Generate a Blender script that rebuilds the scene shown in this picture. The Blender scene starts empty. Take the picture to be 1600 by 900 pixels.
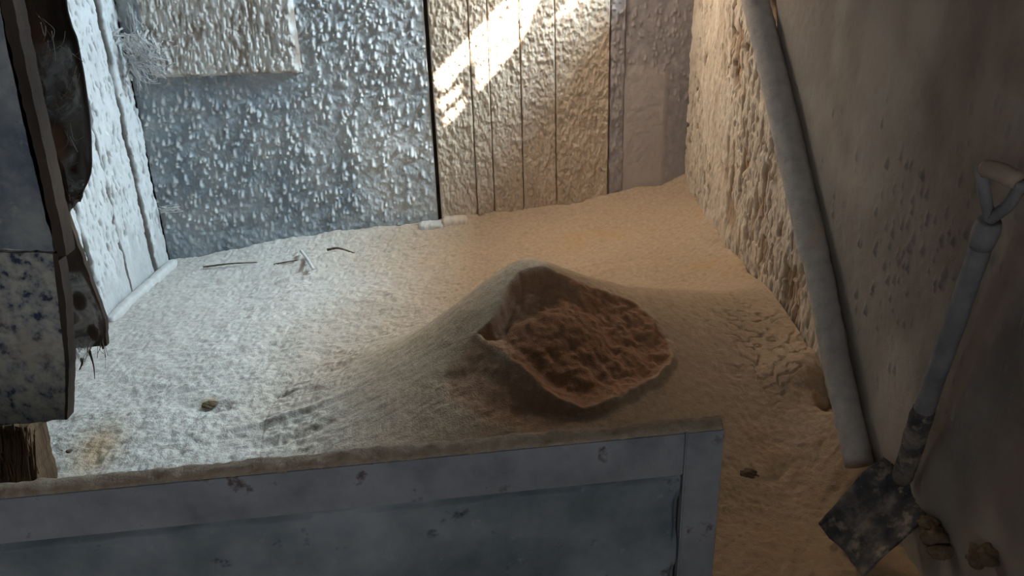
import bpy, bmesh, math, random
import numpy as np
from mathutils import Vector, Matrix
rng = np.random.default_rng(7); random.seed(7)
S = bpy.context.scene; C = S.collection

# ---------------------------------------------------------------- camera
F = 1300.0
CAM = np.array([0.0, -4.8761, 1.7])
X = np.array([0.99929794, -0.03683264, 0.00685436])
Y = np.array([-0.02111794, -0.4026488, 0.91511091])
D = np.array([0.03094605, 0.9146132, 0.40314395])
def ray(px, py):
    c = np.array([px-800, py-450, F]); return np.array([X@c, Y@c, -(D@c)])
def hit(px, py, ax, val):           # point of the sight line that lies on the plane axis=val
    r = ray(px, py); t = (val-CAM[ax])/r[ax]; return CAM+r*t
cd = bpy.data.cameras.new('camera'); cam = bpy.data.objects.new('camera', cd); C.objects.link(cam)
cd.sensor_width = 36; cd.lens = F/1600*36; cd.clip_start = .02
M3 = np.array([[X[0], -X[1], -X[2]], [Y[0], -Y[1], -Y[2]], [-D[0], D[1], D[2]]])
mw = Matrix([list(M3[i])+[CAM[i]] for i in range(3)]+[[0, 0, 0, 1]])
cam.matrix_world = mw; S.camera = cam
# ---------------------------------------------------------------- light
w = bpy.data.worlds.new('world'); S.world = w; w.use_nodes = True
w.node_tree.nodes['Background'].inputs[0].default_value = (.78, .82, .85, 1)
w.node_tree.nodes['Background'].inputs[1].default_value = 2.2
def lamp(name, kind, loc, target, energy, color, **k):
    l = bpy.data.lights.new(name, kind); l.energy = energy; l.color = color
    for a, b in k.items(): setattr(l, a, b)
    o = bpy.data.objects.new(name, l); C.objects.link(o); o.location = loc
    o.rotation_euler = (Vector(target)-Vector(loc)).to_track_quat('-Z', 'Y').to_euler(); return o
SUN = np.array([-1.0, 1.0, -1.6])           # travel direction, in through the eave gaps on the right
lamp('sun', 'SUN', (4, -2, 6), tuple(np.array([4, -2, 6])+SUN), 85, (1, .91, .80), angle=.012)
lamp('sky_through_side_opening', 'AREA', (1.95, -.75, 2.67), (-1.1, -.55, .2), 165, (.60, .83, 1.0), shape='RECTANGLE', size=1.0, size_y=.32)
lamp('warm_bounce_fill', 'AREA', (.15, -.30, 2.0), (.75, -1.6, 0), 14, (1.0, .82, .64), shape='DISK', size=.3)  # added fill standing in for bounce off the sunlit wall, not a bulb
vs = S.view_settings
vs.view_transform = 'Standard'; vs.look = 'None'; vs.gamma = 1; vs.use_curve_mapping = False; vs.exposure = 0.2

# ---------------------------------------------------------------- helpers
def tag(o, label=None, cat=None, group=None, kind=None):
    if label: o['label'] = label
    if cat: o['category'] = cat
    if group: o['group'] = group
    if kind: o['kind'] = kind
    return o
def vnoise(u, v, s, seed=0, sv=None):
    sv = sv or s
    L = np.random.default_rng(1000+seed).random((257, 257))
    a = u/s+37.3*(seed % 7); b = v/sv+11.7*(seed % 5)
    i = np.floor(a).astype(int); j = np.floor(b).astype(int); f = a-i; g = b-j
    f = f*f*(3-2*f); g = g*g*(3-2*g); i %= 256; j %= 256
    return (L[i, j]*(1-f)+L[i+1, j]*f)*(1-g)+(L[i, j+1]*(1-f)+L[i+1, j+1]*f)*g
def fbm(u, v, s, o=4, seed=0, asp=1.0):
    r = 0; a = 1; t = 0
    for k in range(o):
        r = r+a*(vnoise(u, v, s/2**k, seed+k, s*asp/2**k)-.5); t += a; a *= .55
    return r/t*2
def sstep(a, b, x):
    t = np.clip((x-a)/(b-a), 0, 1); return t*t*(3-2*t)
def grid_obj(name, P, mat, parent=None, attrs=None, skirt=None, mask=None):
    """mesh from an (n,m,3) array of points; skirt = offset vector for a border ring"""
    attrs = dict(attrs or {})
    if skirt is not None:
        P = np.pad(P, ((1, 1), (1, 1), (0, 0)), mode='edge')
        s = np.array(skirt, float)
        P[0] += s; P[-1] += s; P[1:-1, 0] += s; P[1:-1, -1] += s
        attrs = {k: np.pad(a, 1, mode='edge') for k, a in attrs.items()}
    n, m, _ = P.shape
    idx = np.arange(n*m).reshape(n, m)
    q = np.stack([idx[:-1, :-1], idx[1:, :-1], idx[1:, 1:], idx[:-1, 1:]], -1).reshape(-1, 4)
    if mask is not None:
        mk = mask[:-1, :-1] | mask[1:, 1:] | mask[1:, :-1] | mask[:-1, 1:]; q = q[mk.ravel()]
    V = P.reshape(-1, 3)
    used = np.zeros(len(V), bool); used[q.ravel()] = True
    re = np.cumsum(used)-1; q = re[q]; V = V[used]
    me = bpy.data.meshes.new(name)
    me.vertices.add(len(V)); me.vertices.foreach_set('co', V.astype(np.float32).ravel())
    me.loops.add(q.size); me.loops.foreach_set('vertex_index', q.astype(np.int32).ravel())
    me.polygons.add(len(q)); me.polygons.foreach_set('loop_start', np.arange(0, q.size, 4, dtype=np.int32))
    me.polygons.foreach_set('loop_total', np.full(len(q), 4, np.int32))
    me.update(calc_edges=True)
    me.shade_smooth()
    for k, a in attrs.items():
        at = me.attributes.new(k, 'FLOAT', 'POINT'); at.data.foreach_set('value', a.ravel()[used].astype(np.float32))
    me.materials.append(mat)
    o = bpy.data.objects.new(name, me); C.objects.link(o)
    if parent: o.parent = parent
    return o
def mesh_obj(name, V, Fc, mat, parent=None, smooth=False, bevel=0):
    bm = bmesh.new(); vv = [bm.verts.new(tuple(map(float, v))) for v in V]
    for f in Fc: bm.faces.new([vv[i] for i in f])
    bmesh.ops.recalc_face_normals(bm, faces=bm.faces[:])
    if bevel: bmesh.ops.bevel(bm, geom=bm.edges[:], offset=bevel, segments=2, affect='EDGES')
    me = bpy.data.meshes.new(name); bm.to_mesh(me); bm.free(); me.materials.append(mat)
    if smooth: me.shade_smooth()
    o = bpy.data.objects.new(name, me); C.objects.link(o)
    if parent: o.parent = parent
    return o
def box_vf(x0, x1, y0, y1, z0, z1):
    V = [(x, y, z) for z in (z0, z1) for x, y in ((x0, y0), (x1, y0), (x1, y1), (x0, y1))]
    return V, [(3, 2, 1, 0), (4, 5, 6, 7), (0, 1, 5, 4), (1, 2, 6, 5), (2, 3, 7, 6), (3, 0, 4, 7)]
def box(name, b, mat, parent=None, bevel=0): return mesh_obj(name, *box_vf(*b), mat, parent, bevel=bevel)
def prism(name, pts, off, mat, parent=None, bevel=0):
    n = len(pts); off = np.array(off)
    V = [np.array(p) for p in pts]+[np.array(p)+off for p in pts]
    Fc = [tuple(range(n)), tuple(range(2*n-1, n-1, -1))]+[(i, (i+1) % n, n+(i+1) % n, n+i) for i in range(n)]
    return mesh_obj(name, V, Fc, mat, parent, bevel=bevel)
def empty(name, loc=(0, 0, 0)):
    o = bpy.data.objects.new(name, None); C.objects.link(o); return o
def smooth_path(pts, n):
    pts = np.array(pts, float); k = len(pts)
    t = np.linspace(0, k-1, n); out = []
    for a in t:
        i = min(int(a), k-2); f = a-i
        p0 = pts[max(i-1, 0)]; p1 = pts[i]; p2 = pts[i+1]; p3 = pts[min(i+2, k-1)]
        out.append(.5*((2*p1)+(-p0+p2)*f+(2*p0-5*p1+4*p2-p3)*f*f+(-p0+3*p1-3*p2+p3)*f**3))
    return np.array(out)
def tube_vf(path, rad, seg=10, rough=0, seed=0, flat=None):
    path = np.array(path, float); n = len(path)
    rad = np.broadcast_to(np.array(rad, float), (n,))
    T = np.gradient(path, axis=0); T /= np.linalg.norm(T, axis=1)[:, None]+1e-9
    up = np.array([0, 0, 1.]) if abs(T[0][2]) < .9 else np.array([1., 0, 0])
    V = []; r = np.random.default_rng(seed)
    U = up
    for i in range(n):
        A = U-U.dot(T[i])*T[i]; A /= np.linalg.norm(A); B = np.cross(T[i], A); U = A
        for k in range(seg):
            a = 2*math.pi*k/seg; rr = rad[i]*(1+rough*(r.random()-.5)*2)
            b = rr*(flat if flat else 1)
            V.append(path[i]+A*math.cos(a)*rr+B*math.sin(a)*b)
    Fc = [(i*seg+k, i*seg+(k+1) % seg, (i+1)*seg+(k+1) % seg, (i+1)*seg+k) for i in range(n-1) for k in range(seg)]
    Fc += [tuple(range(seg-1, -1, -1)), tuple(range((n-1)*seg, n*seg))]
    return V, Fc
def tube(name, path, rad, mat, parent=None, seg=10, rough=0, seed=0, flat=None):
    return mesh_obj(name, *tube_vf(path, rad, seg, rough, seed, flat), mat, parent, smooth=True)
def tubes(name, items, mat, parent=None, seg=4):
    V = []; Fc = []
    for p, r in items:
        v, f = tube_vf(p, r, seg); b = len(V); V += v; Fc += [tuple(i+b for i in q) for q in f]
    return mesh_obj(name, V, Fc, mat, parent, smooth=True)

# ---------------------------------------------------------------- materials
def mat(name, cols, scale=20, detail=8, rough=.95, bump=.4, bscale=180, bdist=.004, attr=None, acol=None,
        stretch=(1, 1, 1), stain=None, alo=0., ahi=1., spec=.04, metal=0):
    """cols: list of (pos, rgb) over noise; attr mixes towards acol; stain=(rgb, scale, lo, hi)"""
    m = bpy.data.materials.new(name); m.use_nodes = True; N = m.node_tree.nodes; L = m.node_tree.links
    b = N['Principled BSDF']; b.inputs['Roughness'].default_value = rough
    b.inputs['Specular IOR Level'].default_value = spec; b.inputs['Metallic'].default_value = metal
    tc = N.new('ShaderNodeTexCoord'); mp = N.new('ShaderNodeMapping'); mp.inputs['Scale'].default_value = stretch
    L.new(tc.outputs['Object'], mp.inputs[0])
    def noise(s, d=detail, r=.6):
        n = N.new('ShaderNodeTexNoise'); n.inputs['Scale'].default_value = s; n.inputs['Detail'].default_value = d
        n.inputs['Roughness'].default_value = r; L.new(mp.outputs[0], n.inputs['Vector']); return n
    def ramp(src, cs):
        r = N.new('ShaderNodeValToRGB'); e = r.color_ramp.elements
        while len(e) < len(cs): e.new(.5)
        for k, (p, c) in enumerate(cs): e[k].position = p; e[k].color = (*c, 1)
        L.new(src, r.inputs[0]); return r
    def mix(f, a, bb):
        x = N.new('ShaderNodeMix'); x.data_type = 'RGBA'; L.new(f, x.inputs[0])
        L.new(a, x.inputs[6])
        if isinstance(bb, tuple): x.inputs[7].default_value = (*bb, 1)
        else: L.new(bb, x.inputs[7])
        return x.outputs[2]
    out = ramp(noise(scale).outputs[0], cols).outputs[0]
    if stain:
        for st in stain:
            rgb, s, lo, hi = st
            r = ramp(noise(s, 6, .65).outputs[0], [(lo, (0, 0, 0)), (hi, (1, 1, 1))])
            out = mix(r.outputs[0], out, rgb)
    if attr:
        for an, ac, lo, hi in attr:
            a = N.new('ShaderNodeAttribute'); a.attribute_name = an
            mr = N.new('ShaderNodeMapRange'); mr.inputs[1].default_value = lo; mr.inputs[2].default_value = hi
            L.new(a.outputs['Fac'], mr.inputs[0])
            if isinstance(ac[0], tuple):
                ac = ramp(noise(scale*1.7).outputs[0], [(.3, ac[0]), (.7, ac[1])]).outputs[0]
            out = mix(mr.outputs[0], out, ac)
    L.new(out, b.inputs['Base Color'])
    if bump:
        bn = noise(bscale, 4, .6); bp = N.new('ShaderNodeBump'); bp.inputs['Strength'].default_value = bump
        bp.inputs['Distance'].default_value = bdist; L.new(bn.outputs[0], bp.inputs['Height']); L.new(bp.outputs[0], b.inputs['Normal'])
    return m
CREAM = (.66, .60, .53); PALE = (.72, .71, .69)
M = {}
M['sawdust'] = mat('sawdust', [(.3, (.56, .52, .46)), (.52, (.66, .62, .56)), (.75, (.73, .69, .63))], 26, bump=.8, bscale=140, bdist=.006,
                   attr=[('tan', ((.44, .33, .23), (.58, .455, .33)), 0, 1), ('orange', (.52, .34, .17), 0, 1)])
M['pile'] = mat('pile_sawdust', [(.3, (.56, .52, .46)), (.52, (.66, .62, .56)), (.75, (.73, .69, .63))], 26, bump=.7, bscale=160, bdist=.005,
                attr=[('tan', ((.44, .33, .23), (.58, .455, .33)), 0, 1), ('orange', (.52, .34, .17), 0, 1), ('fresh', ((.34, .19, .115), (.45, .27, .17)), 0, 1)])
M['blue_panel'] = mat('dusty_blue_sheet', [(.3, (.19, .225, .265)), (.5, (.32, .36, .39)), (.72, (.46, .48, .49))], 5, bump=.6, bscale=160, bdist=.004,
                      attr=[('dust', (.66, .64, .60), 0.05, 1)])
M['plank'] = mat('dust_crusted_plank', [(.3, (.50, .40, .30)), (.7, (.66, .55, .43))], 14, bump=.6, bscale=170, bdist=.005, stretch=(1, 1, .5),
                 attr=[('dust', (.22, .16, .11), 0, 1)])
M['grey_plank'] = mat('dusty_grey_board', [(.3, (.25, .23, .24)), (.6, (.36, .33, .33)), (.75, (.50, .46, .44))], 22, bump=.5, bscale=160, stretch=(1, 1, .6),
                      attr=[('dust', (.47, .43, .40), 0, 1)])
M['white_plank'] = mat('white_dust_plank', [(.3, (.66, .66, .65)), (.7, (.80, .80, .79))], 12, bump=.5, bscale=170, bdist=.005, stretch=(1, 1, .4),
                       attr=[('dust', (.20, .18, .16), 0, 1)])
M['cream'] = mat('cream_dust_crust', [(.3, (.62, .58, .53)), (.7, (.76, .72, .67))], 18, bump=.6, bscale=170, bdist=.005,
                 attr=[('dust', (.30, .22, .17), 0, 1)])
M['rough_board'] = mat('rough_sawdust_board', [(.3, (.56, .46, .35)), (.7, (.74, .64, .52))], 16, bump=.6, bscale=160, bdist=.006, stretch=(1, 1, .35),
                       attr=[('dust', (.30, .17, .08), 0, 1)])
M['smooth_panel'] = mat('dusty_brown_sheet', [(.25, (.10, .075, .065)), (.5, (.17, .135, .115)), (.75, (.25, .21, .18))], 3.5, bump=.5, bscale=200, bdist=.003,
                        attr=[('dust', (.47, .41, .355), 0, 1)])  # pale mix: dust, and light falloff painted along the sheet
M['crack'] = mat('dark_backing', [(.3, (.03, .026, .022)), (.7, (.07, .055, .045))], 9)
M['pipe'] = mat('dust_covered_pipe', [(.3, (.36, .33, .31)), (.7, (.50, .46, .42))], 24, bump=.6, bscale=170, bdist=.004, stain=[((.52, .40, .28), 4, .55, .7)])
M['batten'] = mat('dust_covered_batten', [(.3, (.62, .60, .57)), (.7, (.76, .74, .71))], 18, bump=.6, bscale=160, bdist=.005)
M['handle'] = mat('dusty_grey_shaft', [(.3, (.13, .13, .14)), (.7, (.23, .22, .22))], 14, bump=.4, stain=[((.33, .28, .24), 6, .55, .7)], rough=.8)
M['grip'] = mat('pale_wood_grip', [(.3, (.25, .18, .14)), (.7, (.36, .27, .21))], 16, bump=.3)
M['blade'] = mat('dirty_steel_blade', [(.3, (.035, .036, .042)), (.5, (.09, .085, .085)), (.7, (.25, .21, .18))], 15, bump=.5, rough=.7, stain=[((.30, .25, .20), 22, .54, .66)])
M['gate'] = mat('weathered_grey_board', [(.33, (.15, .18, .205)), (.5, (.245, .275, .30)), (.68, (.36, .385, .41))], 5, bump=.25, bscale=90, rough=.75, spec=.3,
                stain=[((.07, .065, .08), 16, .62, .72), ((.42, .44, .45), 25, .62, .8)])
M['gate_frame'] = mat('weathered_grey_frame', [(.33, (.18, .185, .205)), (.5, (.27, .275, .295)), (.68, (.35, .355, .375))], 7, bump=.25, bscale=90, rough=.75, spec=.3,
                      stain=[((.12, .09, .09), 14, .60, .68)])
M['gate_dust'] = mat('dust_on_gate', [(.3, (.28, .21, .15)), (.7, (.46, .37, .28))], 40, bump=.8, bscale=200, bdist=.006)
M['door_panel'] = mat('blue_flaking_panel', [(.33, (.06, .075, .11)), (.5, (.16, .185, .22)), (.68, (.33, .34, .34))], 6, bump=.6, bscale=110, bdist=.006,
                      stain=[((.36, .35, .33), 22, .60, .70)])
M['door_low'] = mat('beige_flaking_panel', [(.36, (.05, .06, .10)), (.45, (.27, .27, .27)), (.60, (.44, .42, .38))], 34, bump=.7, bscale=110, bdist=.006,
                    stain=[((.38, .33, .28), 4, .52, .66)])
M['post'] = mat('brown_old_wood', [(.3, (.07, .045, .03)), (.6, (.19, .12, .07)), (.75, (.30, .25, .20))], 16, bump=.8, bscale=60, bdist=.01, stretch=(1, 1, .15))
M['dark_rag'] = mat('dark_brown_cloth', [(.3, (.035, .028, .024)), (.6, (.085, .062, .048)), (.8, (.20, .13, .09))], 5, bump=.5, bscale=60, stretch=(1, 1, .4), attr=[('rust', (.26, .135, .085), 0, 1)])
M['concrete'] = mat('concrete', [(.3, (.2, .18, .16)), (.7, (.3, .27, .24))], 5)
M['twig'] = mat('dark_twig', [(.3, (.09, .065, .045)), (.7, (.22, .17, .12))], 30)
M['chip'] = mat('brown_clod', [(.3, (.10, .07, .045)), (.7, (.22, .155, .10))], 30, bump=.8, bscale=120)
def web_mat():
    m = bpy.data.materials.new('cobweb'); m.use_nodes = True; N = m.node_tree.nodes; L = m.node_tree.links
    b = N['Principled BSDF']; b.inputs['Base Color'].default_value = (.62, .60, .58, 1); b.inputs['Roughness'].default_value = 1
    tc = N.new('ShaderNodeTexCoord'); n = N.new('ShaderNodeTexNoise'); n.inputs['Scale'].default_value = 9; n.inputs['Detail'].default_value = 10; n.inputs['Roughness'].default_value = .7
    n.inputs['Distortion'].default_value = 1.2
    r = N.new('ShaderNodeMapRange'); r.inputs[1].default_value = .36; r.inputs[2].default_value = .70; r.inputs[4].default_value = .85
    a = N.new('ShaderNodeAttribute'); a.attribute_name = 'web'; mu = N.new('ShaderNodeMath'); mu.operation = 'MULTIPLY'
    L.new(tc.outputs['Object'], n.inputs['Vector']); L.new(n.outputs[0], r.inputs[0]); L.new(r.outputs[0], mu.inputs[0]); L.new(a.outputs['Fac'], mu.inputs[1]); L.new(mu.outputs[0], b.inputs['Alpha'])
    return m
M['web'] = web_mat()
M['strand'] = mat('web_strand', [(.3, (.55, .54, .52)), (.7, (.75, .74, .72))], 20, bump=0)
M['strand_dark'] = mat('dusty_web_strand', [(.3, (.16, .125, .10)), (.7, (.30, .25, .21))], 20, bump=0)

# ---------------------------------------------------------------- setting
XL, XR = -2.096, 1.106
def base_z(x, y):
    z = -.17+(x-XL)/(XR-XL)*(.14+.17)
    z = z+.03*sstep(-1.0, 0., y)*sstep(.2, 1.1, x)-.07*sstep(-2.2, -3.0, y)*sstep(.2, 1.1, x)
    return z
floor = box('floor', (-2.6, 1.5, -6.2, .2, -.5, -.22), M['concrete'])
tag(floor, 'concrete floor buried under the sawdust', 'floor', kind='structure')

# nodules : drips of caked dust standing out of a wall
def stamp(Hm, du, dv, cu, cv, wu, wv, h, lean=0):
    """Hm[u,v] heights; teardrop centred cu,cv : thin at the top, fat and abrupt at the bottom"""
    i0 = max(int((cu-2.5*wu)/du), 0); i1 = min(int((cu+2.5*wu)/du)+2, Hm.shape[0])
    j0 = max(int((cv-1.6*wv)/dv), 0); j1 = min(int((cv+2.2*wv)/dv)+2, Hm.shape[1])
    if i1 <= i0 or j1 <= j0: return
    u = (np.arange(i0, i1)*du-cu)[:, None]; v = (np.arange(j0, j1)*dv-cv)[None, :]/wv
    prof = np.where(v < 0, np.sqrt(np.clip(1-v*v, 0, 1)), np.clip(1-v/2, 0, 1)**1.1)
    ww = wu*(.55+.45*np.where(v < 0, 1, np.clip(1-v/2, 0, 1)))
    q = np.clip(1-((u-lean*v*wv)/ww)**2, 0, 1)**.6
    Hm[i0:i1, j0:j1] = np.maximum(Hm[i0:i1, j0:j1], h*prof*q)
def wall_piece(name, axis, plane, u0, u1, z0, z1, step, hfun, m, parent, sign, skirt=.03, zfun=None, nods=None):
    """height-field board on plane axis=plane, along u; sign = direction of the room"""
    n = max(int((u1-u0)/step)+1, 3); k = int((z1-z0)/step)+1
    u = np.linspace(u0, u1, n); v = np.linspace(z0, z1, k)
    U, V = np.meshgrid(u, v, indexing='ij')
    H = np.zeros_like(U)
    if nods is not None:
        for (cu, cv, wu, wv, h, le) in nods: stamp(H, (u1-u0)/(n-1), (z1-z0)/(k-1), cu-u0, cv-z0, wu, wv, h, le)
    h, at = hfun(U, V, H)
    # rough edges
    P = np.zeros(U.shape+(3,)); P[..., 1-axis] = U; P[..., axis] = plane+sign*h; P[..., 2] = V
    sk = np.zeros(3); sk[axis] = -sign*skirt
    return grid_obj(name, P, m, parent, {'dust': at}, skirt=sk)
def scatter(n, u0, u1, z0, z1, wu, wv, hh, dens=None):
    out = []
    while len(out) < n:
        u = rng.uniform(u0, u1); z = rng.uniform(z0, z1)
        if dens is not None and rng.random() > dens(u, z): continue
        s = rng.uniform(.45, 1)**1.5
        out.append((u, z, wu*(.5+.5*s), wv*rng.uniform(.5, 1.4)*(.4+.6*s), hh*rng.uniform(.6, 1.1)*(.4+.6*s), rng.uniform(-.12, .12)))
    return out
def xb(px, py): return hit(px, py, 1, 0.)[0]

# --- back wall
wb = box('wall_back', (-2.5, 1.5, .03, .15, -.3, 3.0), M['crack'])
tag(wb, 'back wall of dust crusted boards and a blue sheet', 'wall', kind='structure')
ZT = 1.98
xs = xb(671, 150)
bn = scatter(1500, XL, xs, -.1, ZT, .0125, .019, .028, lambda u, z: .25+.75*float(vnoise(np.array(u), np.array(z), .25, 3))*(1.15 if z < 1.0 else .8)-(.35 if (u > -.85 and z < .75) else 0))
bn += scatter(3200, XL, xs, -.1, ZT, .005, .009, .008, lambda u, z: .3+.7*float(vnoise(np.array(u), np.array(z), .2, 8)))
def h_blue(U, V, H):
    low = sstep(.12, -.05, V)
    b = .0075*fbm(U, V, .025, 3, 21)+.006*fbm(U, V, .3, 2, 5)
    hh = H*(1-.75*low)+b
    d = np.clip(H/.02, 0, 1)**.7*.55*(1-.5*low)+.4*sstep(-1.0, -.7, U)*sstep(.9, .5, V)*(1-low)+.35*sstep(-.1, .5, fbm(U, V, .45, 3, 31)+.35*sstep(-1.2, -.5, U)-.35*low)+.10
    return hh, np.clip(d, 0, 1)
wall_piece('sheet_panel', 1, 0., XL, xs, -.25, ZT, .0048, h_blue, M['blue_panel'], wb, -1, nods=bn)['label'] = 'blue grey sheet panel studded with caked dust drips'
# cream crusted box on the sheet
cx0, cx1, cz0 = xb(228, 60), xb(466, 60), hit(340, 119, 1, -.05)[2]
cn = scatter(1500, cx0, cx1, cz0, ZT, .010, .03, .026)
def h_cream(U, V, H):
    hh = H*.9+.006*fbm(U, V, .02, 3, 4)+.008*fbm(U, V, .15, 2, 6)
    e = np.minimum(np.minimum(U-cx0, cx1-U), V-cz0); hh = hh-.03*sstep(.02, 0, e)
    return hh, .75*sstep(.009, -.003, hh)*sstep(.35, .6, vnoise(U, V, .08, 13))
wall_piece('crusted_board', 1, -.05, cx0, cx1, cz0, ZT, .0048, h_cream, M['cream'], wb, -1, skirt=.05, nods=cn)['label'] = 'cream board crusted with thick knobbly dust'
# planks right of the sheet
cuts = [676, 739, 767, 815, 868, 951]
xsb = [xb(c+ (3 if i == 0 else 0), 180) for i, c in enumerate(cuts)]+[xb(953, 180)]
def h_plank(seed):
    def f(U, V, H):
        r = .009*fbm(U, V, .015, 3, seed, asp=1.7)+.005*fbm(U, V, .12, 2, seed+3, asp=3)+H*.45
        e = np.minimum(U-U.min(), U.max()-U); w_ = .002+.007*vnoise(U*0, V, .05, seed+2)
        r = r-.014*sstep(w_, 0, e)
        d = sstep(.004, .0, e)*.6*vnoise(U*0, V, .12, seed)+.25*sstep(-.003, -.012, r)
        return r, np.clip(d, 0, 1)
    return f
for i in range(len(cuts)-1+0):
    a, b = xsb[i], xsb[i+1]
    wall_piece('plank', 1, -.012-.003*(i % 2), a+.0006, b-.0006, -.1, ZT, .0042, h_plank(40+5*i), M['plank'], wb, -1, nods=scatter(int(1800*(b-a)), a, b, -.1, ZT, .007, .016, .014))
# grey board
gx0, gx1, gx2 = xsb[5], xb(974, 200), XR
def h_grey(U, V, H):
    r = .006*fbm(U, V, .025, 3, 77, asp=1.6)+H*.7
    e = U-U.min(); r = r-.012*sstep(.01, 0, e)
    return r, np.clip(H/.012, 0, 1)*.7+.25*sstep(0, .5, fbm(U, V, .2, 3, 9))
wall_piece('plank', 1, -.006, gx0+.002, gx1-.003, -.1, ZT, .005, h_grey, M['grey_plank'], wb, -1, nods=scatter(200, gx0, gx1, 0, ZT, .01, .02, .012))
def h_grey2(U, V, H):
    cxm, top = xb(1003, 180), hit(1003, 105, 1, 0)[2]
    pz = sstep(.03, -.01, np.abs(U-cxm-.0)-.13)*sstep(top+.03, top-.04, V+.5*np.abs(U-cxm)**1.5)
    r = .0035*fbm(U, V, .03, 3, 87)+H*.8*(1-pz)+.006*pz
    return r, np.clip(H/.012, 0, 1)*.6*(1-pz)+.62*pz+.2*sstep(0, .5, fbm(U, V, .2, 3, 19))+.25*sstep(.8, .2, V)
wall_piece('board', 1, 0., gx1, XR+.01, -.1, ZT, .0055, h_grey2, M['grey_plank'], wb, -1, nods=scatter(260, gx1, XR, .7, ZT, .008, .014, .012))['label'] = 'purplish grey corner board with a paler patch'

# --- left wall : white planks
wl = box('wall_left', (-2.3, XL-.03, -6.2, .15, -.3, 3.0), M['crack'])
tag(wl, 'left wall of white dust covered planks', 'wall', kind='structure')
def yl(px, py): return hit(px, py, 0, XL)[1]
ycut = [.0, yl(222, 310), yl(205, 440), yl(150, 430), -1.25, -1.6, -2.0]
GAPS = (.003, .034, .005, .022, .006, .006)
def h_white(seed):
    def f(U, V, H):
        r = .014*fbm(U, V, .02, 3, seed, asp=2.6)+.006*fbm(U, V, .14, 2, seed+3, asp=3)
        e = np.minimum(U-U.min(), U.max()-U); w_ = .004+.012*vnoise(U*0, V, .07, seed+2)
        r = r-.02*sstep(w_, 0, e)
        g = sstep(.72, .86, vnoise(U, V, .010, seed+7, .045)+.14*vnoise(U, V, .2, seed+8))
        r = r-.012*g
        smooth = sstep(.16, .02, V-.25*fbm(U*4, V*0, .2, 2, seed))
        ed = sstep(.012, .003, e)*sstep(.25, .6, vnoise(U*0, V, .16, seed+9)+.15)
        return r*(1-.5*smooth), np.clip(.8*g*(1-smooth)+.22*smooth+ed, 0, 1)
    return f
for i in range(len(ycut)-1):
    a, b = ycut[i+1], ycut[i]
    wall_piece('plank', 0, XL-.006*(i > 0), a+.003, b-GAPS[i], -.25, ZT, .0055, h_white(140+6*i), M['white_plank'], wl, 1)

# --- right wall
SILL = 1.76
wr = empty('wall_right'); tag(wr, 'right wall with rough sawdust board and smooth dusty sheet', 'wall', kind='structure')
box('wall_backing', (XR+.03, 1.25, -6.2, .15, -.3, SILL), M['crack'], wr)
box('wall_backing', (XR+.03, 1.25, -6.2, -1.75, SILL, 3.0), M['crack'], wr)
rn = scatter(1500, -2.8, 0, .0, SILL, .010, .03, .011)
def h_rough(U, V, H):
    r = H*.6+.010*fbm(U, V, .02, 3, 201, asp=2.2)+.010*fbm(U, V, .16, 2, 205, asp=3)
    g = sstep(.60, .8, vnoise(U, V, .013, 207, .045))*sstep(.35, .6, vnoise(U, V, .3, 209)+.25*sstep(-.6, -1.2, U))
    r = r-.02*g
    big = sstep(.62, .8, vnoise(U, V, .05, 211, .16))*sstep(-.5, -1.0, U)
    r = r-.016*big
    low = sstep(.3, .05, V-.12-.25*np.clip(-U-1.9, 0, 1)); r = r*(1-.3*low)
    return r, np.clip(.8*g+.7*big, 0, 1)*(1-.6*low)
wall_piece('rough_board', 0, XR, -2.9, 0, -.1, SILL, .0052, h_rough, M['rough_board'], wr, -1, nods=rn)['label'] = 'board caked with rough tan sawdust'
# smooth sheet : edge slants behind the pipe
PX = XR-.03
ea = [hit(1211, -150, 0, PX), hit(1213, 70, 0, PX), hit(1296, 430, 0, PX), hit(1362, 715, 0, PX), hit(1400, 830, 0, PX)]
ez = np.array([p[2] for p in ea])[::-1]; ey = np.array([p[1] for p in ea])[::-1]
vz = np.linspace(-.1, SILL+.0, 420); uy = np.linspace(0, 1, 640)
T, V = np.meshgrid(uy, vz, indexing='ij')
yr = np.interp(V, ez, ey); U = yr*(1-T)+(-4.6)*T
Hn = np.zeros((600, 400))
nod = []
for k in range(80):
    px_, py_ = rng.normal(1430, 60), rng.normal(385, 60); p = hit(px_, py_, 0, PX); nod.append((p[1], p[2], .0045, .012, .007))
for k in range(140):
    px_, py_ = rng.uniform(1240, 1600), rng.uniform(150, 850); p = hit(px_, py_, 0, PX); nod.append((p[1], p[2], .0035, .013*rng.uniform(.5, 1.3), .004))
Hs = np.zeros_like(U)
for (cy, cz, wu, wv, h) in nod:
    s = rng.uniform(.5, 1.2); v = (V-cz)/(wv*s); prof = np.where(v < 0, np.sqrt(np.clip(1-v*v, 0, 1)), np.clip(1-v/2, 0, 1))
    Hs = np.maximum(Hs, h*s*prof*np.clip(1-((U-cy)/(wu*s*1.5))**2, 0, 1)**.6)
hs = Hs+.0018*fbm(U, V, .03, 3, 301)+.004*fbm(U, V, .4, 2, 303)
P = np.stack([PX-hs, U, V], -1)
o = grid_obj('smooth_sheet', P, M['smooth_panel'], wr, {'dust': np.clip(sstep(.6, .0, T)*.55+.35*sstep(0, .5, fbm(U, V, .35, 3, 305))*sstep(.9, .1, T), 0, 1)}, skirt=(.028, 0, 0))  # fade along T is light falloff painted in; the noise part is dust
o['label'] = 'smooth brown grey dusty sheet'

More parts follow.
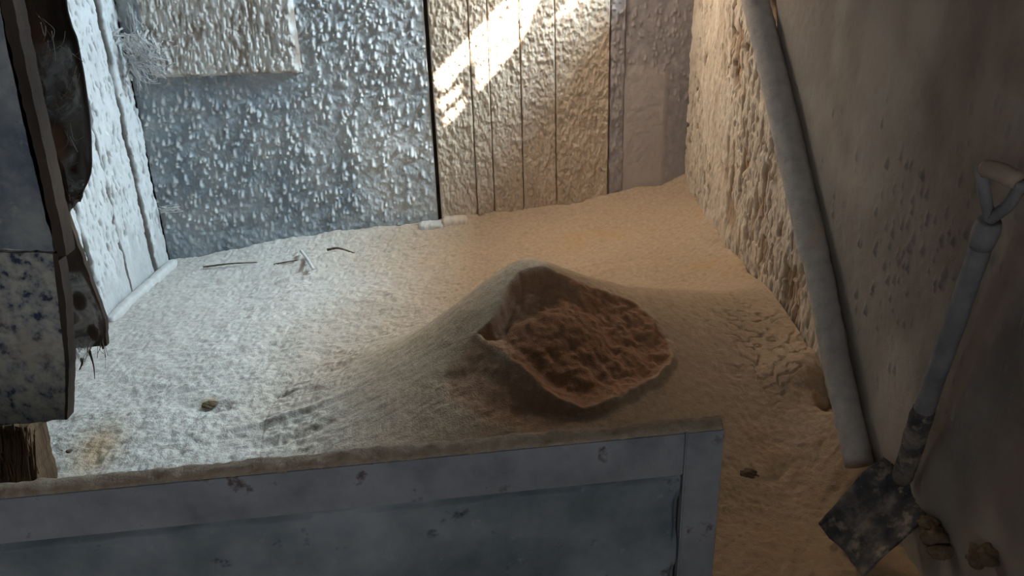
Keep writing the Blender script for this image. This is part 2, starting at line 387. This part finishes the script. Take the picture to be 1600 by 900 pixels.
# --- unseen roof and eave, gaps cut in it to shape the sun patch
zc = 3.0; st = .0125
gx = np.arange(-2.4, 2.4, st); gy = np.arange(-4.4, .3, st)
GX, GY = np.meshgrid(gx, gy, indexing='ij')
t = (zc)/1.6
# where the sun ray through each roof point meets the back wall
tt = (0-GY)/SUN[1]; WX = GX+SUN[0]*tt; WZ = zc+SUN[2]*tt
def pin(poly, x, z):
    ins = np.zeros(x.shape, bool); n = len(poly)
    for i in range(n):
        x1, z1 = poly[i]; x2, z2 = poly[(i+1) % n]
        c = ((z1 > z) != (z2 > z)) & (x < (x2-x1)*(z-z1)/((z2-z1) if z2 != z1 else 1e-9)+x1); ins ^= c
    return ins
polys = [[(668, 128), (785, 5), (845, -50), (900, -50), (838, 10), (815, 65), (740, 156), (738, 100), (722, 108), (690, 152)],
         [(845, 48), (905, -14), (930, -30), (935, -8), (872, 34)],
         [(676, 168), (716, 138), (724, 144), (686, 178)], [(686, 192), (722, 158), (728, 168), (694, 200)], [(688, 206), (700, 200), (696, 212)]]
hole = np.zeros(GX.shape, bool)
for pl in polys:
    w_ = [tuple(hit(a, b, 1, -.015)[[0, 2]]) for a, b in pl]
    hole |= pin(w_, WX, WZ)
n, m = GX.shape
roof = grid_obj('ceiling', np.stack([GX, GY, np.full_like(GX, zc)], -1), M['crack'], mask=~hole)
sm = roof.modifiers.new('thickness', 'SOLIDIFY'); sm.thickness = .004
box('roof_sheet', (-4, 2.4, -9.5, -4.39, zc-.004, zc+.02), M['crack'], roof)  # roof continued forward, added to block stray sun
tag(roof, 'unseen dark roof sheet with gaps cut to shape the sun patch', 'ceiling', kind='structure')
bb = box('wall_front', (-2.5, 1.5, -6.3, -6.2, -.3, 1.0), M['crack']); tag(bb, 'low dark wall behind the viewer', 'wall', kind='structure')

# ---------------------------------------------------------------- sawdust floor layer
st = .0058
gx = np.arange(XL-.02, XR+.03, st); gy = np.arange(-4.5, .02, st)
U, V = np.meshgrid(gx, gy, indexing='ij')
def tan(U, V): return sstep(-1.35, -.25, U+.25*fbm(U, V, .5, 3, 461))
def at(px, py, z=0.): return hit(px, py, 2, z)
FURROWS = [(300, 620, .16, .035, -.02, -.3), (330, 632, .05, .03, -.018, 0), (470, 655, .20, .02, .022, .1), (470, 690, .22, .025, -.02, .05), (530, 590, .12, .03, -.018, .3),
           (350, 560, .14, .04, .018, .1), (400, 418, .5, .03, -.03, .05), (520, 400, .25, .04, .03, .1), (230, 555, .1, .03, .02, .5), (430, 530, .2, .04, .015, .2), (560, 500, .1, .03, -.02, .3),
           (600, 395, .3, .03, -.02, -.1), (480, 430, .3, .02, .018, .0), (250, 600, .12, .025, .015, .4)]
def floor_surf(U, V):
    """height of the sawdust bed: grain, heaps against the walls, lumps and furrows"""
    left = sstep(.2, -.6, U)
    Z = base_z(U, V)+.006*fbm(U, V, .020, 3, 401)+.010*fbm(U, V, .09, 3, 403, asp=.6)*(.35+.65*left)+.012*fbm(U, V, .16, 3, 405)+.02*fbm(U, V, .7, 2, 409)
    Z += .007*(np.abs(vnoise(U, V, .017, 441)-.5)+np.abs(vnoise(U, V, .028, 443)-.5))*(.5+.5*left+.6*sstep(-2.3, -2.9, V))
    Z += .045*np.exp(-(np.abs(V)/.10)**1.5)*(.5+vnoise(U, V*0, .18, 411))*sstep(-1.9, -1.2, U)
    Z += .05*np.exp(-(np.abs(XR-U)/.10)**1.5)*(.4+vnoise(U*0, V, .16, 413))*sstep(-3.0, -2.6, V)
    lump = sstep(.25, .0, np.abs(U-.93))*sstep(.5, .1, np.abs(V+2.05)); cr = np.abs(vnoise(U, V, .035, 421)-.5)*2
    Z += lump*(.014-.026*sstep(.16, .0, cr))
    def bp(px, py, z, rx, ry, h, ang=0):
        p = at(px, py, z); a = U-p[0]; b = V-p[1]; c, s = math.cos(ang), math.sin(ang)
        return h*np.exp(-((a*c+b*s)/rx)**2-((-a*s+b*c)/ry)**2)
    Z += bp(1245, 615, .1, .13, .10, .04)+bp(1290, 650, .1, .03, .05, -.05)
    for (px, py, rx, ry, h, a) in FURROWS: Z += bp(px, py, -.05, rx, ry, h, a)
    return Z
def orange_of(U, V):
    o = np.clip(sstep(-2.45, -3.1, V)*sstep(.3, .75, U)*.6+.45*sstep(.2, .6, fbm(U, V, .3, 3, 431))*sstep(.0, .6, U), 0, 1)
    p = at(150, 700, -.1); o += .8*np.exp(-((U-p[0])/.10)**2-((V-p[1]-.5*(p[0]-U))/.16)**2)
    p = at(328, 632, -.1); o += .9*np.exp(-((U-p[0])/.03)**2-((V-p[1])/.02)**2)
    return np.clip(o, 0, 1)
Z = floor_surf(U, V)
orange = orange_of(U, V)
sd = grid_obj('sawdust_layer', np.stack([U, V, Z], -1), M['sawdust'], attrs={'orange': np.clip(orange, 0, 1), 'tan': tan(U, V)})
tag(sd, 'pale grainy layer of sawdust covering the whole floor', 'sawdust', kind='stuff')

# ---------------------------------------------------------------- sawdust pile
st = .0048
gx = np.arange(-1.0, XR-.0, st); gy = np.arange(-3.2, -.9, st)
U, V = np.meshgrid(gx, gy, indexing='ij')
cx, cy = .08, -1.98
a = U-cx; b = V-cy
rx = np.where(a < 0, .62, .60); ry = np.where(b < 0, .72, .42)
q = np.sqrt((a/rx)**2+(b/ry)**2+.012)
cone = .53*(np.exp(-(q/.90)**1.35)*1.10-.10)
# ridge running right towards the wall
c2, s2 = math.cos(.30), math.sin(.30); a2 = a*c2+b*s2; b2 = -a*s2+b*c2
rb = np.where(b2 < 0, .50, .26)
ridge = .23*sstep(-.1, .35, a2)*(1-.55*sstep(.45, 1.1, a2))*np.exp(-(np.abs(b2)/rb)**1.7)
hgt = (np.maximum(cone+.02, 0)**3+np.maximum(ridge+.01, 0)**3)**(1/3)-.022
def surf(px, py):       # sight line against the smooth pile
    r = ray(px, py); ts = np.linspace(1.6, 4.2, 700)/np.linalg.norm(r)
    for t_ in ts:
        p = CAM+r*t_
        i = int((p[0]-gx[0])/st); j = int((p[1]-gy[0])/st)
        if 0 <= i < len(gx) and 0 <= j < len(gy) and p[2] <= base_z(p[0], p[1])+max(hgt[i, j], 0): return (p[0], p[1])
    return tuple(at(px, py, .1)[:2])
def dist_poly(poly):
    d = np.full(U.shape, 9.); n = len(poly)
    for i in range(n):
        p1 = np.array(poly[i]); p2 = np.array(poly[(i+1) % n]); e = p2-p1; L2 = e@e+1e-9
        t_ = np.clip(((U-p1[0])*e[0]+(V-p1[1])*e[1])/L2, 0, 1)
        d = np.minimum(d, np.hypot(U-p1[0]-t_*e[0], V-p1[1]-t_*e[1]))
    return np.where(pin(poly, U, V), d, -d)
pit = [surf(*p) for p in [(782, 478), (790, 452), (812, 428), (835, 418), (870, 420), (905, 432), (945, 448), (985, 468), (1020, 500), (1048, 535), (1050, 570), (1020, 596), (965, 625), (915, 648),
                          (870, 632), (820, 590), (775, 548), (742, 522), (765, 505)]]
slump = [surf(*p) for p in [(742, 522), (715, 545), (690, 590), (700, 625), (740, 655), (800, 672), (870, 672), (930, 650), (960, 630), (900, 640), (850, 610)]]
dw = np.minimum(dist_poly(pit), cy-.035-V-.25*np.abs(U-cx-.05)*0)+.012*fbm(U, V, .06, 3, 501)
ds = dist_poly(slump)+.03*fbm(U, V, .12, 3, 505)
head = surf(845, 440); low = surf(915, 645)
hv = np.array(low)-np.array(head); Lh = np.linalg.norm(hv); hv /= Lh
s_ = ((U-head[0])*hv[0]+(V-head[1])*hv[1])/Lh          # 0 at the scarp, 1 at the lower rim
lat = -(U-head[0])*hv[1]+(V-head[1])*hv[0]
depth = .05*(1-sstep(.02, .30, s_))*(1-.9*sstep(.10, .26, U))+.028
wid = .03+.05*sstep(.1, .5, s_)+.16*sstep(-.05, -.35, -lat)*0+.14*sstep(0, .25, U-.12)*sstep(.6, .3, s_)
carve = depth*sstep(0., 1., dw/wid)
hp = hgt-carve+(dw > 0)*(.012*fbm(U, V, .09, 3, 511)*sstep(0, .05, dw))
# rim ridge and terraces
hp += .014*np.exp(-(dw/.014)**2)*sstep(.35, .6, s_)
l2 = np.abs(dw-.085-.02*fbm(U, V, .1, 2, 515)); hp += .010*np.exp(-(l2/.02)**2)*sstep(.3, .5, s_)*sstep(.25, .1, U)*(dw > 0)
hp -= .018*sstep(-.03, .09, ds)*(dw < 0.0)*sstep(0, -.02, dw)
rr = sstep(-.03, .02, dw)*sstep(.05, .3, U-.1); hp += rr*.014*fbm(U, V, .045, 3, 521)
hp += (dw > .01)*.008*fbm(U, V, .03, 2, 523)+sstep(0, .05, ds)*.007*fbm(U, V, .05, 3, 525)
# fine streaks left of the scarp
p1 = surf(740, 440); sl = sstep(.25, .05, np.hypot(U-p1[0], V-p1[1]))*(dw < 0)
hp += sl*.006*np.sin((V-p1[1]+.35*(U-p1[0]))*120+6*fbm(U, V, .1, 2, 531))*vnoise(U, V, .05, 533)
hp -= .02*sstep(.004, -.006, hgt)
fresh = np.clip(sstep(-.004, .012, dw)+.7*sstep(-.03, .05, ds), 0, 1)
fs = floor_surf(U, V); Zp = fs*1.0+hp-(fs-base_z(U, V))*.6*sstep(0, .12, hgt)
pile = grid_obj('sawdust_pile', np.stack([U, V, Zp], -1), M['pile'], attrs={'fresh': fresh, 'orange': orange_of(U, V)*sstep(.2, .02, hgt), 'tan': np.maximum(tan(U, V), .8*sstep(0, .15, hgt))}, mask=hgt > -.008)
tag(pile, 'conical heap of tan sawdust with a reddish hollow dug out of its front', 'sawdust pile')

# ---------------------------------------------------------------- leaning pipe
pp = [hit(a_, b_, 0, XR-.075) for a_, b_ in [(1160, -110), (1178, -10), (1212, 130), (1262, 350), (1283, 440), (1310, 580), (1343, 726)]]
path = smooth_path(pp, 110)
rad = np.interp(np.linspace(0, 1, 110), [0, .55, .6, 1], [.052, .050, .044, .042])*(1+.05*(np.random.default_rng(3).random(110)-.5))
pipe = tube('leaning_pipe', path, rad, M['pipe'], seg=22, rough=.035, seed=4)
tag(pipe, 'long dust covered grey pipe leaning against the right wall', 'pipe')
col = path[88:92]

# ---------------------------------------------------------------- shovel
sh = empty('shovel'); tag(sh, 'old grey shovel with a D handle leaning against the right wall', 'shovel')
B0 = hit(1408, 752, 2, .28); G0 = hit(1546, 345, 0, XR-.085)
dsh = G0-B0
shaft = smooth_path([B0, B0+dsh*.33+np.array([-.004, 0, 0]), B0+dsh*.66, G0], 40)
tube('shaft', shaft[12:], np.linspace(.0245, .0225, 28), M['handle'], sh, 14, .04, 5)
so = tube('socket', shaft[:14], np.interp(np.linspace(0, 1, 14), [0, .1, .9, 1], [.020, .026, .029, .027]), M['blade'], sh, 14, .05, 6)
tube('collar', shaft[35:40], [.024, .027, .028, .027, .024], M['handle'], sh, 14, .02, 7)
gl = hit(1536, 262, 0, XR-.13); grr = hit(1592, 284, 0, XR-.10)
tube('grip', smooth_path([gl, (gl+grr)/2+np.array([0, 0, .004]), grr], 12), [.014, .018, .019, .019, .019, .019, .019, .019, .019, .019, .018, .014], M['grip'], sh, 14, .03, 8)
f1 = hit(1538, 300, 0, XR-.12); f2 = hit(1578, 318, 0, XR-.09)
tube('fork', smooth_path([gl+(gl-grr)*.06, f1, G0+(G0-B0)*.005], 14), .013, M['handle'], sh, 10, .04, 9, flat=.8)
tube('fork', smooth_path([grr-(gl-grr)*.06, f2, G0+(G0-B0)*.005], 14), .014, M['handle'], sh, 10, .04, 10, flat=.8)
# blade : curved, dished plate
tl = hit(1283, 822, 2, .085); tr = hit(1350, 905, 2, .075); sl_ = hit(1378, 712, 2, .285); sr = hit(1476, 786, 2, .275)
n1, n2 = 26, 26
uu = np.linspace(0, 1, n1); vv = np.linspace(0, 1, n2); A, Bv = np.meshgrid(uu, vv, indexing='ij')
nrm = np.cross(tr-tl, sl_-tl); nrm /= np.linalg.norm(nrm)
if nrm[2] < 0: nrm = -nrm
Pb = ((tl[None, None]*(1-A)[..., None]+tr[None, None]*A[..., None])*(1-Bv)[..., None]+(sl_[None, None]*(1-A)[..., None]+sr[None, None]*A[..., None])*Bv[..., None])
edge = (2*A-1)**2
Pb = Pb+nrm*(.030*edge-.015+.010*np.exp(-((A-.5)/.10)**2)*Bv+.004*fbm(A, Bv, .2, 2, 601))[..., None]
wear = (.018*fbm(A, Bv*0, .25, 3, 603)*(1-Bv)**6)[..., None]*(tl-sl_)/np.linalg.norm(tl-sl_)
Pb = Pb+wear
cut = sstep(.75, 1., Bv)*.16       # rounded shoulders
Pb = Pb-(Pb-(sl_+sr)/2)*(cut*edge)[..., None]
bl = grid_obj('blade', Pb, M['blade'], sh); mo = bl.modifiers.new('thick', 'SOLIDIFY'); mo.thickness = .004
bl['label'] = 'dark steel blade caked with sawdust'

# ---------------------------------------------------------------- barrier gate in the foreground
gt = empty('barrier_board'); tag(gt, 'weathered grey framed board standing across the foreground', 'board')
A0 = hit(0, 779, 2, .75); A1 = hit(1133, 670, 2, .75)
ux = A1-A0; ux[2] = 0; Lg = np.linalg.norm(ux); ux /= Lg; ny = np.array([-ux[1], ux[0], 0])   # away from the camera
org = A1
def gp(s, d, z): return org+ux*s+ny*d+np.array([0, 0, z-.75])
def gbox(name, s0, s1, d0, d1, z0, z1, m, bevel=.003):
    V_ = [gp(s, d, z) for z in (z0, z1) for s, d in ((s0, d0), (s1, d0), (s1, d1), (s0, d1))]
    return mesh_obj(name, V_, box_vf(0, 1, 0, 1, 0, 1)[1], m, gt, bevel=bevel)
TH = .045
gbox('rail', -2.0, -.0815, 0, TH, .645, .75, M['gate_frame'])
gbox('stile', -.08, 0, 0, TH, 0.02, .75, M['gate_frame'])
gbox('rail', -2.0, -.0815, 0, TH, 0.02, .12, M['gate_frame'])
# recessed panel with a worn lip
nu, nv = 500, 170
s_a = np.linspace(-1.9, -.084, nu); z_a = np.linspace(.122, .6395, nv); SS, ZZ = np.meshgrid(s_a, z_a, indexing='ij')
e = np.minimum(-.084-SS, .641-ZZ); ee = e+.006*fbm(SS, ZZ, .05, 3, 701)
dd = .004+.017*sstep(.016, .004, ee)*sstep(.3, .6, vnoise(SS, ZZ, .09, 703)+.1)+.0012*fbm(SS, ZZ, .06, 3, 705)
Pg = org+ux*SS[..., None]+ny*dd[..., None]; Pg[..., 2] = ZZ
grid_obj('panel', Pg, M['gate'], gt, skirt=ny*.02)
gbox('backing', -1.95, -.05, .022, .034, .08, .70, M['crack'], 0)
# dust on the top edge
nu, nv = 420, 14
s_a = np.linspace(-2.0, -.003, nu); d_a = np.linspace(.001, TH-.001, nv); SS, DD = np.meshgrid(s_a, d_a, indexing='ij')
hh = .012*np.sin(np.pi*np.clip(DD/TH, 0, 1))**.6*(.6+.8*vnoise(SS, DD, .03, 711))*(1-.0*SS)+.003*fbm(SS, DD, .012, 2, 713)
Pd = org+ux*SS[..., None]+ny*DD[..., None]; Pd[..., 2] = .7505+hh
du = grid_obj('dust_ridge', Pd, M['gate_dust'], gt, skirt=(0, 0, -.004)); du['label'] = 'ridge of brown dust along the top edge'
# cracks and a scratch: small gouged slivers

# ---------------------------------------------------------------- left foreground panel, post and webbed beam
YP = -2.9
def outline(pts, n=6, amp=.004, seed=0):
    r = np.random.default_rng(seed); out = []
    for i in range(len(pts)):
        p = np.array(pts[i]); q_ = np.array(pts[(i+1) % len(pts)]); k = max(1, int(np.linalg.norm(q_-p)/.018))
        for j in range(k):
            c_ = p+(q_-p)*j/k; c_[0] += (r.random()-.5)*amp*2; c_[2] += (r.random()-.5)*amp*2; out.append(c_)
    return out
dp = empty('flaking_panel'); tag(dp, 'blue grey flaking door panel at the left edge', 'panel')
up = [hit(a_, b_, 1, YP) for a_, b_ in [(-260, -60), (-12, -60), (12, 60), (42, 190), (66, 290), (78, 345), (82, 392), (-260, 380)]]
lo = [hit(a_, b_, 1, YP) for a_, b_ in [(-260, 385), (84, 397), (98, 480), (103, 570), (101, 655), (60, 660), (0, 665), (-260, 690)]]
prism('upper_panel', outline(up, amp=.003, seed=1), (0, .035, 0), M['door_panel'], dp)
lp = prism('lower_panel', outline(lo, amp=.003, seed=2), (0, .035, 0), M['door_low'], dp); lp['label'] = 'paler lower panel speckled with dark blue'
prism('edge_batten', outline([hit(a_, b_, 1, YP) for a_, b_ in [(-10, -60), (8, -60), (40, 100), (66, 220), (90, 330), (104, 400), (92, 400), (72, 345), (60, 290), (36, 190), (8, 60)]], amp=.0015, seed=3), (0, .05, 0), M['dark_rag'], dp)
prism('edge_strip', outline([hit(a_, b_, 1, YP-.001) for a_, b_ in [(82, 396), (90, 396), (102, 470), (108, 570), (105, 656), (101, 656), (102, 570)]], amp=.001, seed=13), (0, .04, 0), M['dark_rag'], dp)
# stub of a wooden post beneath
ps = [hit(a_, b_, 1, YP+.03) for a_, b_ in [(-120, 655), (42, 668), (48, 700), (62, 765), (66, 800), (-120, 830)]]
po = prism('post_stub', outline(ps, amp=.004, seed=4), (0, .10, 0), M['post']); tag(po, 'splintered brown wooden post under the flaking panel', 'post')
fib = []
for k in range(60):
    x_ = random.uniform(-20, 56); y_ = random.uniform(660, 690); p = hit(x_, y_, 1, YP+.026); q_ = hit(x_+random.uniform(0, 10), y_+random.uniform(30, 85), 1, YP+.024)
    fib.append((smooth_path([p, (p+q_)/2+np.array([random.uniform(-.004, .004), -.004, 0]), q_], 6), random.uniform(.0012, .003)))
tubes('splinters', fib, M['post'], po)['kind'] = 'stuff'
# dark cloth hung from a leaning beam
YB = -2.45
bmn = prism('leaning_beam', outline([hit(a_, b_, 1, YB) for a_, b_ in [(-10, -60), (6, -60), (38, 120), (72, 270), (106, 340), (135, 420), (165, 500), (166, 540), (112, 545), (96, 480), (86, 400), (70, 300), (50, 180)]], amp=.0018, seed=6), (0, .02, 0), M['dark_rag'])
tag(bmn, 'dark brown leaning beam veiled in cobweb beside the flaking panel', 'beam')
YR = -2.32
rag_l = [(2, -60), (10, 20), (34, 110), (54, 200), (74, 280), (92, 322), (104, 330)]
rag_r = [(98, -60), (106, 20), (124, 70), (137, 130), (145, 200), (147, 262), (128, 300)]
nn = 90
L_ = smooth_path([list(hit(a_, b_, 1, YR)) for a_, b_ in rag_l], nn); R_ = smooth_path([list(hit(a_, b_, 1, YR)) for a_, b_ in rag_r], nn)
tt_ = np.linspace(0, 1, 50)[:, None, None]
Pr = L_[None]*(1-tt_)+R_[None]*tt_
w1, w2 = np.meshgrid(np.linspace(0, 1, 50), np.linspace(0, 1, nn), indexing='ij')
Pr[..., 1] += .02*np.sin(w1*9+w2*2)+.012*fbm(w1, w2, .2, 3, 801)
Pr[..., 2] -= .02*vnoise(w1, w2*0, .08, 803)*w2**6
rag = grid_obj('hanging_cloth', Pr, M['dark_rag'], attrs={'rust': sum(np.exp(-((Pr[..., 0]-hit(x_, y_, 1, YR)[0])/.030)**4-((Pr[..., 2]-hit(x_, y_, 1, YR)[2])/h_)**4)*k_ for x_, y_, h_, k_ in [(90, 222, .06, .9), (62, 60, .09, .35)])}); rag.modifiers.new('t', 'SOLIDIFY').thickness = .006
tag(rag, 'dark brown cloth hanging by the white planks under cobweb', 'cloth')
tag(tube('lit_edge_line', L_[:80]+np.array([.003, -.012, 0]), .0045, M['strand_dark'], rag, 6, .3, 77), kind=None)['label'] = 'pale strip standing for the lit beam edge'  # pale tube puts the light on the beam's edge into colour
# cobwebs on it
def web_sheet(name, pts, Yv, seed, label, hole=[]):
    """pts: left & right polylines"""
    l_, r_ = pts; a_ = smooth_path([list(hit(x_, y_, 1, Yv)) for x_, y_ in l_], 60); b_ = smooth_path([list(hit(x_, y_, 1, Yv)) for x_, y_ in r_], 60)
    t_ = np.linspace(0, 1, 40)[:, None, None]; P_ = a_[None]*(1-t_)+b_[None]*t_
    g1, g2 = np.meshgrid(np.linspace(0, 1, 40), np.linspace(0, 1, 60), indexing='ij')
    P_[..., 1] += .012*fbm(g1, g2, .3, 3, seed)
    wgt = sstep(0, .12, g1)*sstep(1, .88, g1)*sstep(0, .1, g2)*sstep(1, .9, g2)
    for hx, hy, hr in hole:
        c_ = hit(hx, hy, 1, Yv); rr_ = np.hypot(P_[..., 0]-c_[0], (P_[..., 2]-c_[2])*.6); wgt = wgt*sstep(hr*.7, hr*1.2, rr_)+.9*np.exp(-((rr_-hr*1.15)/.006)**2)*0
    o_ = grid_obj(name, P_, M['web'], attrs={'web': wgt}); tag(o_, label, 'cobweb'); return o_
wc = web_sheet('cobweb', ([(40, 60), (52, 130), (66, 220), (82, 300), (100, 330)], [(112, 60), (128, 130), (140, 200), (142, 260), (128, 300)]), YR-.035, 811,
               'torn grey cobweb over the dark hanging cloth', hole=[(62, 138, .018), (88, 218, .042)])
def strands(n, pfun, Yv, r, m, parent, name='strand', sag=.02):
    it = []
    for k in range(n):
        (a_, b_), (c_, d_) = pfun(); p = hit(a_, b_, 1, Yv+random.uniform(-.015, .015)); q_ = hit(c_, d_, 1, Yv+random.uniform(-.015, .015))
        mid = (p+q_)/2+np.array([random.uniform(-sag, sag), random.uniform(-.01, .01), -abs(random.gauss(0, sag))])
        it.append((smooth_path([p, mid, q_], 9), r*random.uniform(.5, 1.3)))
    o_ = tubes(name, it, m, parent, 3); o_['kind'] = 'stuff'; return o_
def on_rag():
    y_ = random.uniform(40, 300); x_ = 45+(y_/300)*45+random.uniform(0, 40); y2 = y_+random.uniform(-60, 60); return (x_, y_), (min(x_+random.uniform(-30, 45), 142), max(20, min(y2, 305)))
strands(34, on_rag, YR-.04, .0009, M['strand_dark'], wc)
wc2 = web_sheet('cobweb', ([(92, 420), (96, 470), (104, 520), (108, 600)], [(128, 420), (150, 470), (166, 510), (130, 560)]), YB-.02, 821,
                'dusty cobweb draped over the foot of the leaning beam', hole=[(124, 470, .02), (145, 520, .018)])
def on_foot():
    x_ = random.uniform(100, 164); y_ = random.uniform(520, 545); return (x_, y_), (x_+random.uniform(-14, 8), y_+random.uniform(10, 40))
strands(26, on_foot, YB-.01, .0011, M['strand_dark'], wc2, 'loose_strand', .006)
# hanging tatters : clumps at the beam's foot
for k, (a_, b_, c_, d_, r_) in enumerate([(140, 548, 148, 592, .004), (128, 560, 124, 578, .006), (104, 520, 110, 570, .008), (110, 570, 102, 615, .004), (150, 500, 162, 545, .012)]):
    p = hit(a_, b_, 1, YB); q_ = hit(c_, d_, 1, YB)
    tube('tatter', smooth_path([p, (p+q_)/2+np.array([.004, 0, 0]), q_], 8), np.linspace(r_, r_*.25, 8), M['dark_rag'], bmn, 7, .3, 50+k)
# white web in the back corner
cwb = strands(70, lambda: ((lambda x_, y_: ((x_, y_), (x_+random.uniform(8, 60), y_+random.uniform(-12, 35))))(random.uniform(190, 225), random.uniform(55, 112))), -.14, .0016, M['strand'], None, 'corner_cobweb', .03)
tag(cwb, 'tangle of white cobweb threads in the back left corner', 'cobweb')
fl = []
for k in range(90):
    p = hit(random.gauss(212, 9), random.gauss(80, 16), 1, -.12); fl.append((smooth_path([p, p+np.array([random.gauss(0, .03), 0, random.gauss(0, .03)]), p+np.array([random.gauss(0, .03), 0, random.gauss(0, .04)])], 5), random.uniform(.002, .007)))
tubes('web_clump', fl, M['batten'], cwb, 6)['label'] = 'thick white lump of dusty web'
v1 = strands(26, lambda: ((random.uniform(198, 215), random.uniform(2, 60)), (random.uniform(215, 246), random.uniform(60, 150))), -.10, .0012, M['strand'], None, 'hanging_cobweb', .02)
tag(v1, 'fine web threads hanging beside the cream crusted board', 'cobweb')
wt = strands(16, lambda: ((random.uniform(246, 256), random.uniform(322, 336)), (random.uniform(262, 285), random.uniform(318, 330))), -.05, .0028, M['batten'], None, 'web_tuft', .01)
tag(wt, 'small white web tuft low in the back left corner', 'cobweb')

# ---------------------------------------------------------------- things lying on the floor
def on_floor(px, py, lift=0.):
    p = hit(px, py, 2, -.1)
    for _ in range(6): p = hit(px, py, 2, base_z(p[0], p[1])+lift)
    return p
def rough_bar(name, P0, P1, wd, ht, m, label, cat, seed, parent=None):
    n1 = 90; d_ = P1-P0; L_ = np.linalg.norm(d_); d_ /= L_; sd_ = np.cross(d_, [0, 0, 1.]); sd_ /= np.linalg.norm(sd_); upv = np.cross(sd_, d_)
    V_ = []; seg = 16
    s1, s2 = np.meshgrid(np.linspace(0, 1, n1), np.arange(seg), indexing='ij')
    nz = fbm(s1*L_, s2*.013, .035, 3, seed)
    for i in range(n1):
        k_ = min(1, 6*min(i+1, n1-i)/n1*1.5)
        for j in range(seg):
            a_ = 2*math.pi*(j+.5)/seg; ca, sa = math.cos(a_), math.sin(a_)
            ca = math.copysign(abs(ca)**.55, ca); sa = math.copysign(abs(sa)**.55, sa)
            r_ = 1+.22*nz[i, j]
            V_.append(P0+d_*L_*i/(n1-1)+sd_*ca*wd/2*r_*k_**.3+upv*sa*ht/2*r_*k_**.3)
    Fc = [(i*seg+k, i*seg+(k+1) % seg, (i+1)*seg+(k+1) % seg, (i+1)*seg+k) for i in range(n1-1) for k in range(seg)]+[tuple(range(seg-1, -1, -1)), tuple(range((n1-1)*seg, n1*seg))]
    o_ = mesh_obj(name, V_, Fc, m, parent, smooth=True)
    if label: tag(o_, label, cat)
    return o_
rough_bar('batten', on_floor(172, 500, .02), on_floor(274, 408, .02), .055, .055, M['batten'], 'dust coated white batten lying along the foot of the left wall', 'batten', 901)
def blk(px0, px1, py, h, d, seed, lab, m='sawdust'):
    P0 = hit(px0, py, 1, -.05); P1 = hit(px1, py, 1, -.05)
    P0[2] = P1[2] = (P0[2]+P1[2])/2
    return rough_bar('dusty_block', P0, P1, d, h, M[m], lab, 'block', seed)
blk(655, 698, 354, .06, .10, 911, 'small dust covered block at the foot of the blue sheet')
blk(690, 732, 350, .085, .10, 913, 'taller dust covered block at the foot of the first plank', 'plank')
def twig(pts, r, label, seed, rough=.2):
    pth = smooth_path([list(on_floor(a_, b_, .010+c_)) for a_, b_, c_ in pts], 20)
    tag(tube('twig', pth, np.linspace(r, r*.5, 20), M['twig'], None, 7, rough, seed), label, 'twig')
twig([(512, 390, .01), (530, 388, .03), (555, 396, .0)], .008, 'dark bent twig on the white dust below the blue sheet', 1)
twig([(318, 417, .0), (360, 412, .012), (402, 410, .006)], .006, 'long dark stick half buried near the left corner', 2)
twig([(428, 413, .0), (455, 408, .012), (482, 405, .004)], .005, 'short dark stick crossed by a white one', 3)
pth = smooth_path([list(on_floor(a_, b_, .035)) for a_, b_ in [(470, 392), (480, 405), (489, 420)]], 14)
tag(tube('twig', pth, .009, M['batten'], None, 7, .2, 5), 'short white dusted stick crossing the dark one', 'twig')
def clod(px, py, r, label, seed, m='chip', sq=.5, wall=False):
    p = hit(px, py, 0, XR-.055) if wall else on_floor(px, py, r*.25); bm = bmesh.new(); bmesh.ops.create_icosphere(bm, subdivisions=4, radius=1)
    rg = np.random.default_rng(seed); off = rg.random(3)*9
    for v in bm.verts:
        c_ = np.array(v.co); f_ = 1+.5*float(fbm(np.array(c_[0]*1.3+off[0]+c_[2]), np.array(c_[1]*1.3+off[1]), .6, 3, seed))
        v.co = Vector((c_[0]*r*f_*1.3, c_[1]*r*f_, c_[2]*r*f_*sq))+Vector(p)
    me = bpy.data.meshes.new('clod'); bm.to_mesh(me); bm.free(); me.materials.append(M[m]); me.shade_smooth()
    o_ = bpy.data.objects.new('clod', me); C.objects.link(o_); tag(o_, label, 'clod'); return o_
clod(328, 632, .022, 'small brown clod in the middle of the left floor', 1)
clod(108, 706, .022, 'dark clod in the brown streak near the left post', 2)
clod(1166, 740, .025, 'crumbly clod right of the barrier board corner', 3, 'chip')
for k, (a_, b_, r_, lb) in enumerate([(1452, 818, .022, 'upper brown clod beside the shovel blade'), (1462, 840, .026, 'largest brown clod beside the shovel blade'), (1470, 862, .022, 'lower brown clod beside the shovel blade'), (1536, 868, .03, 'dark clod at the foot of the right wall in the lower right corner')]):
    clod(a_, b_, r_, lb, 20+k, 'chip', .8, True)
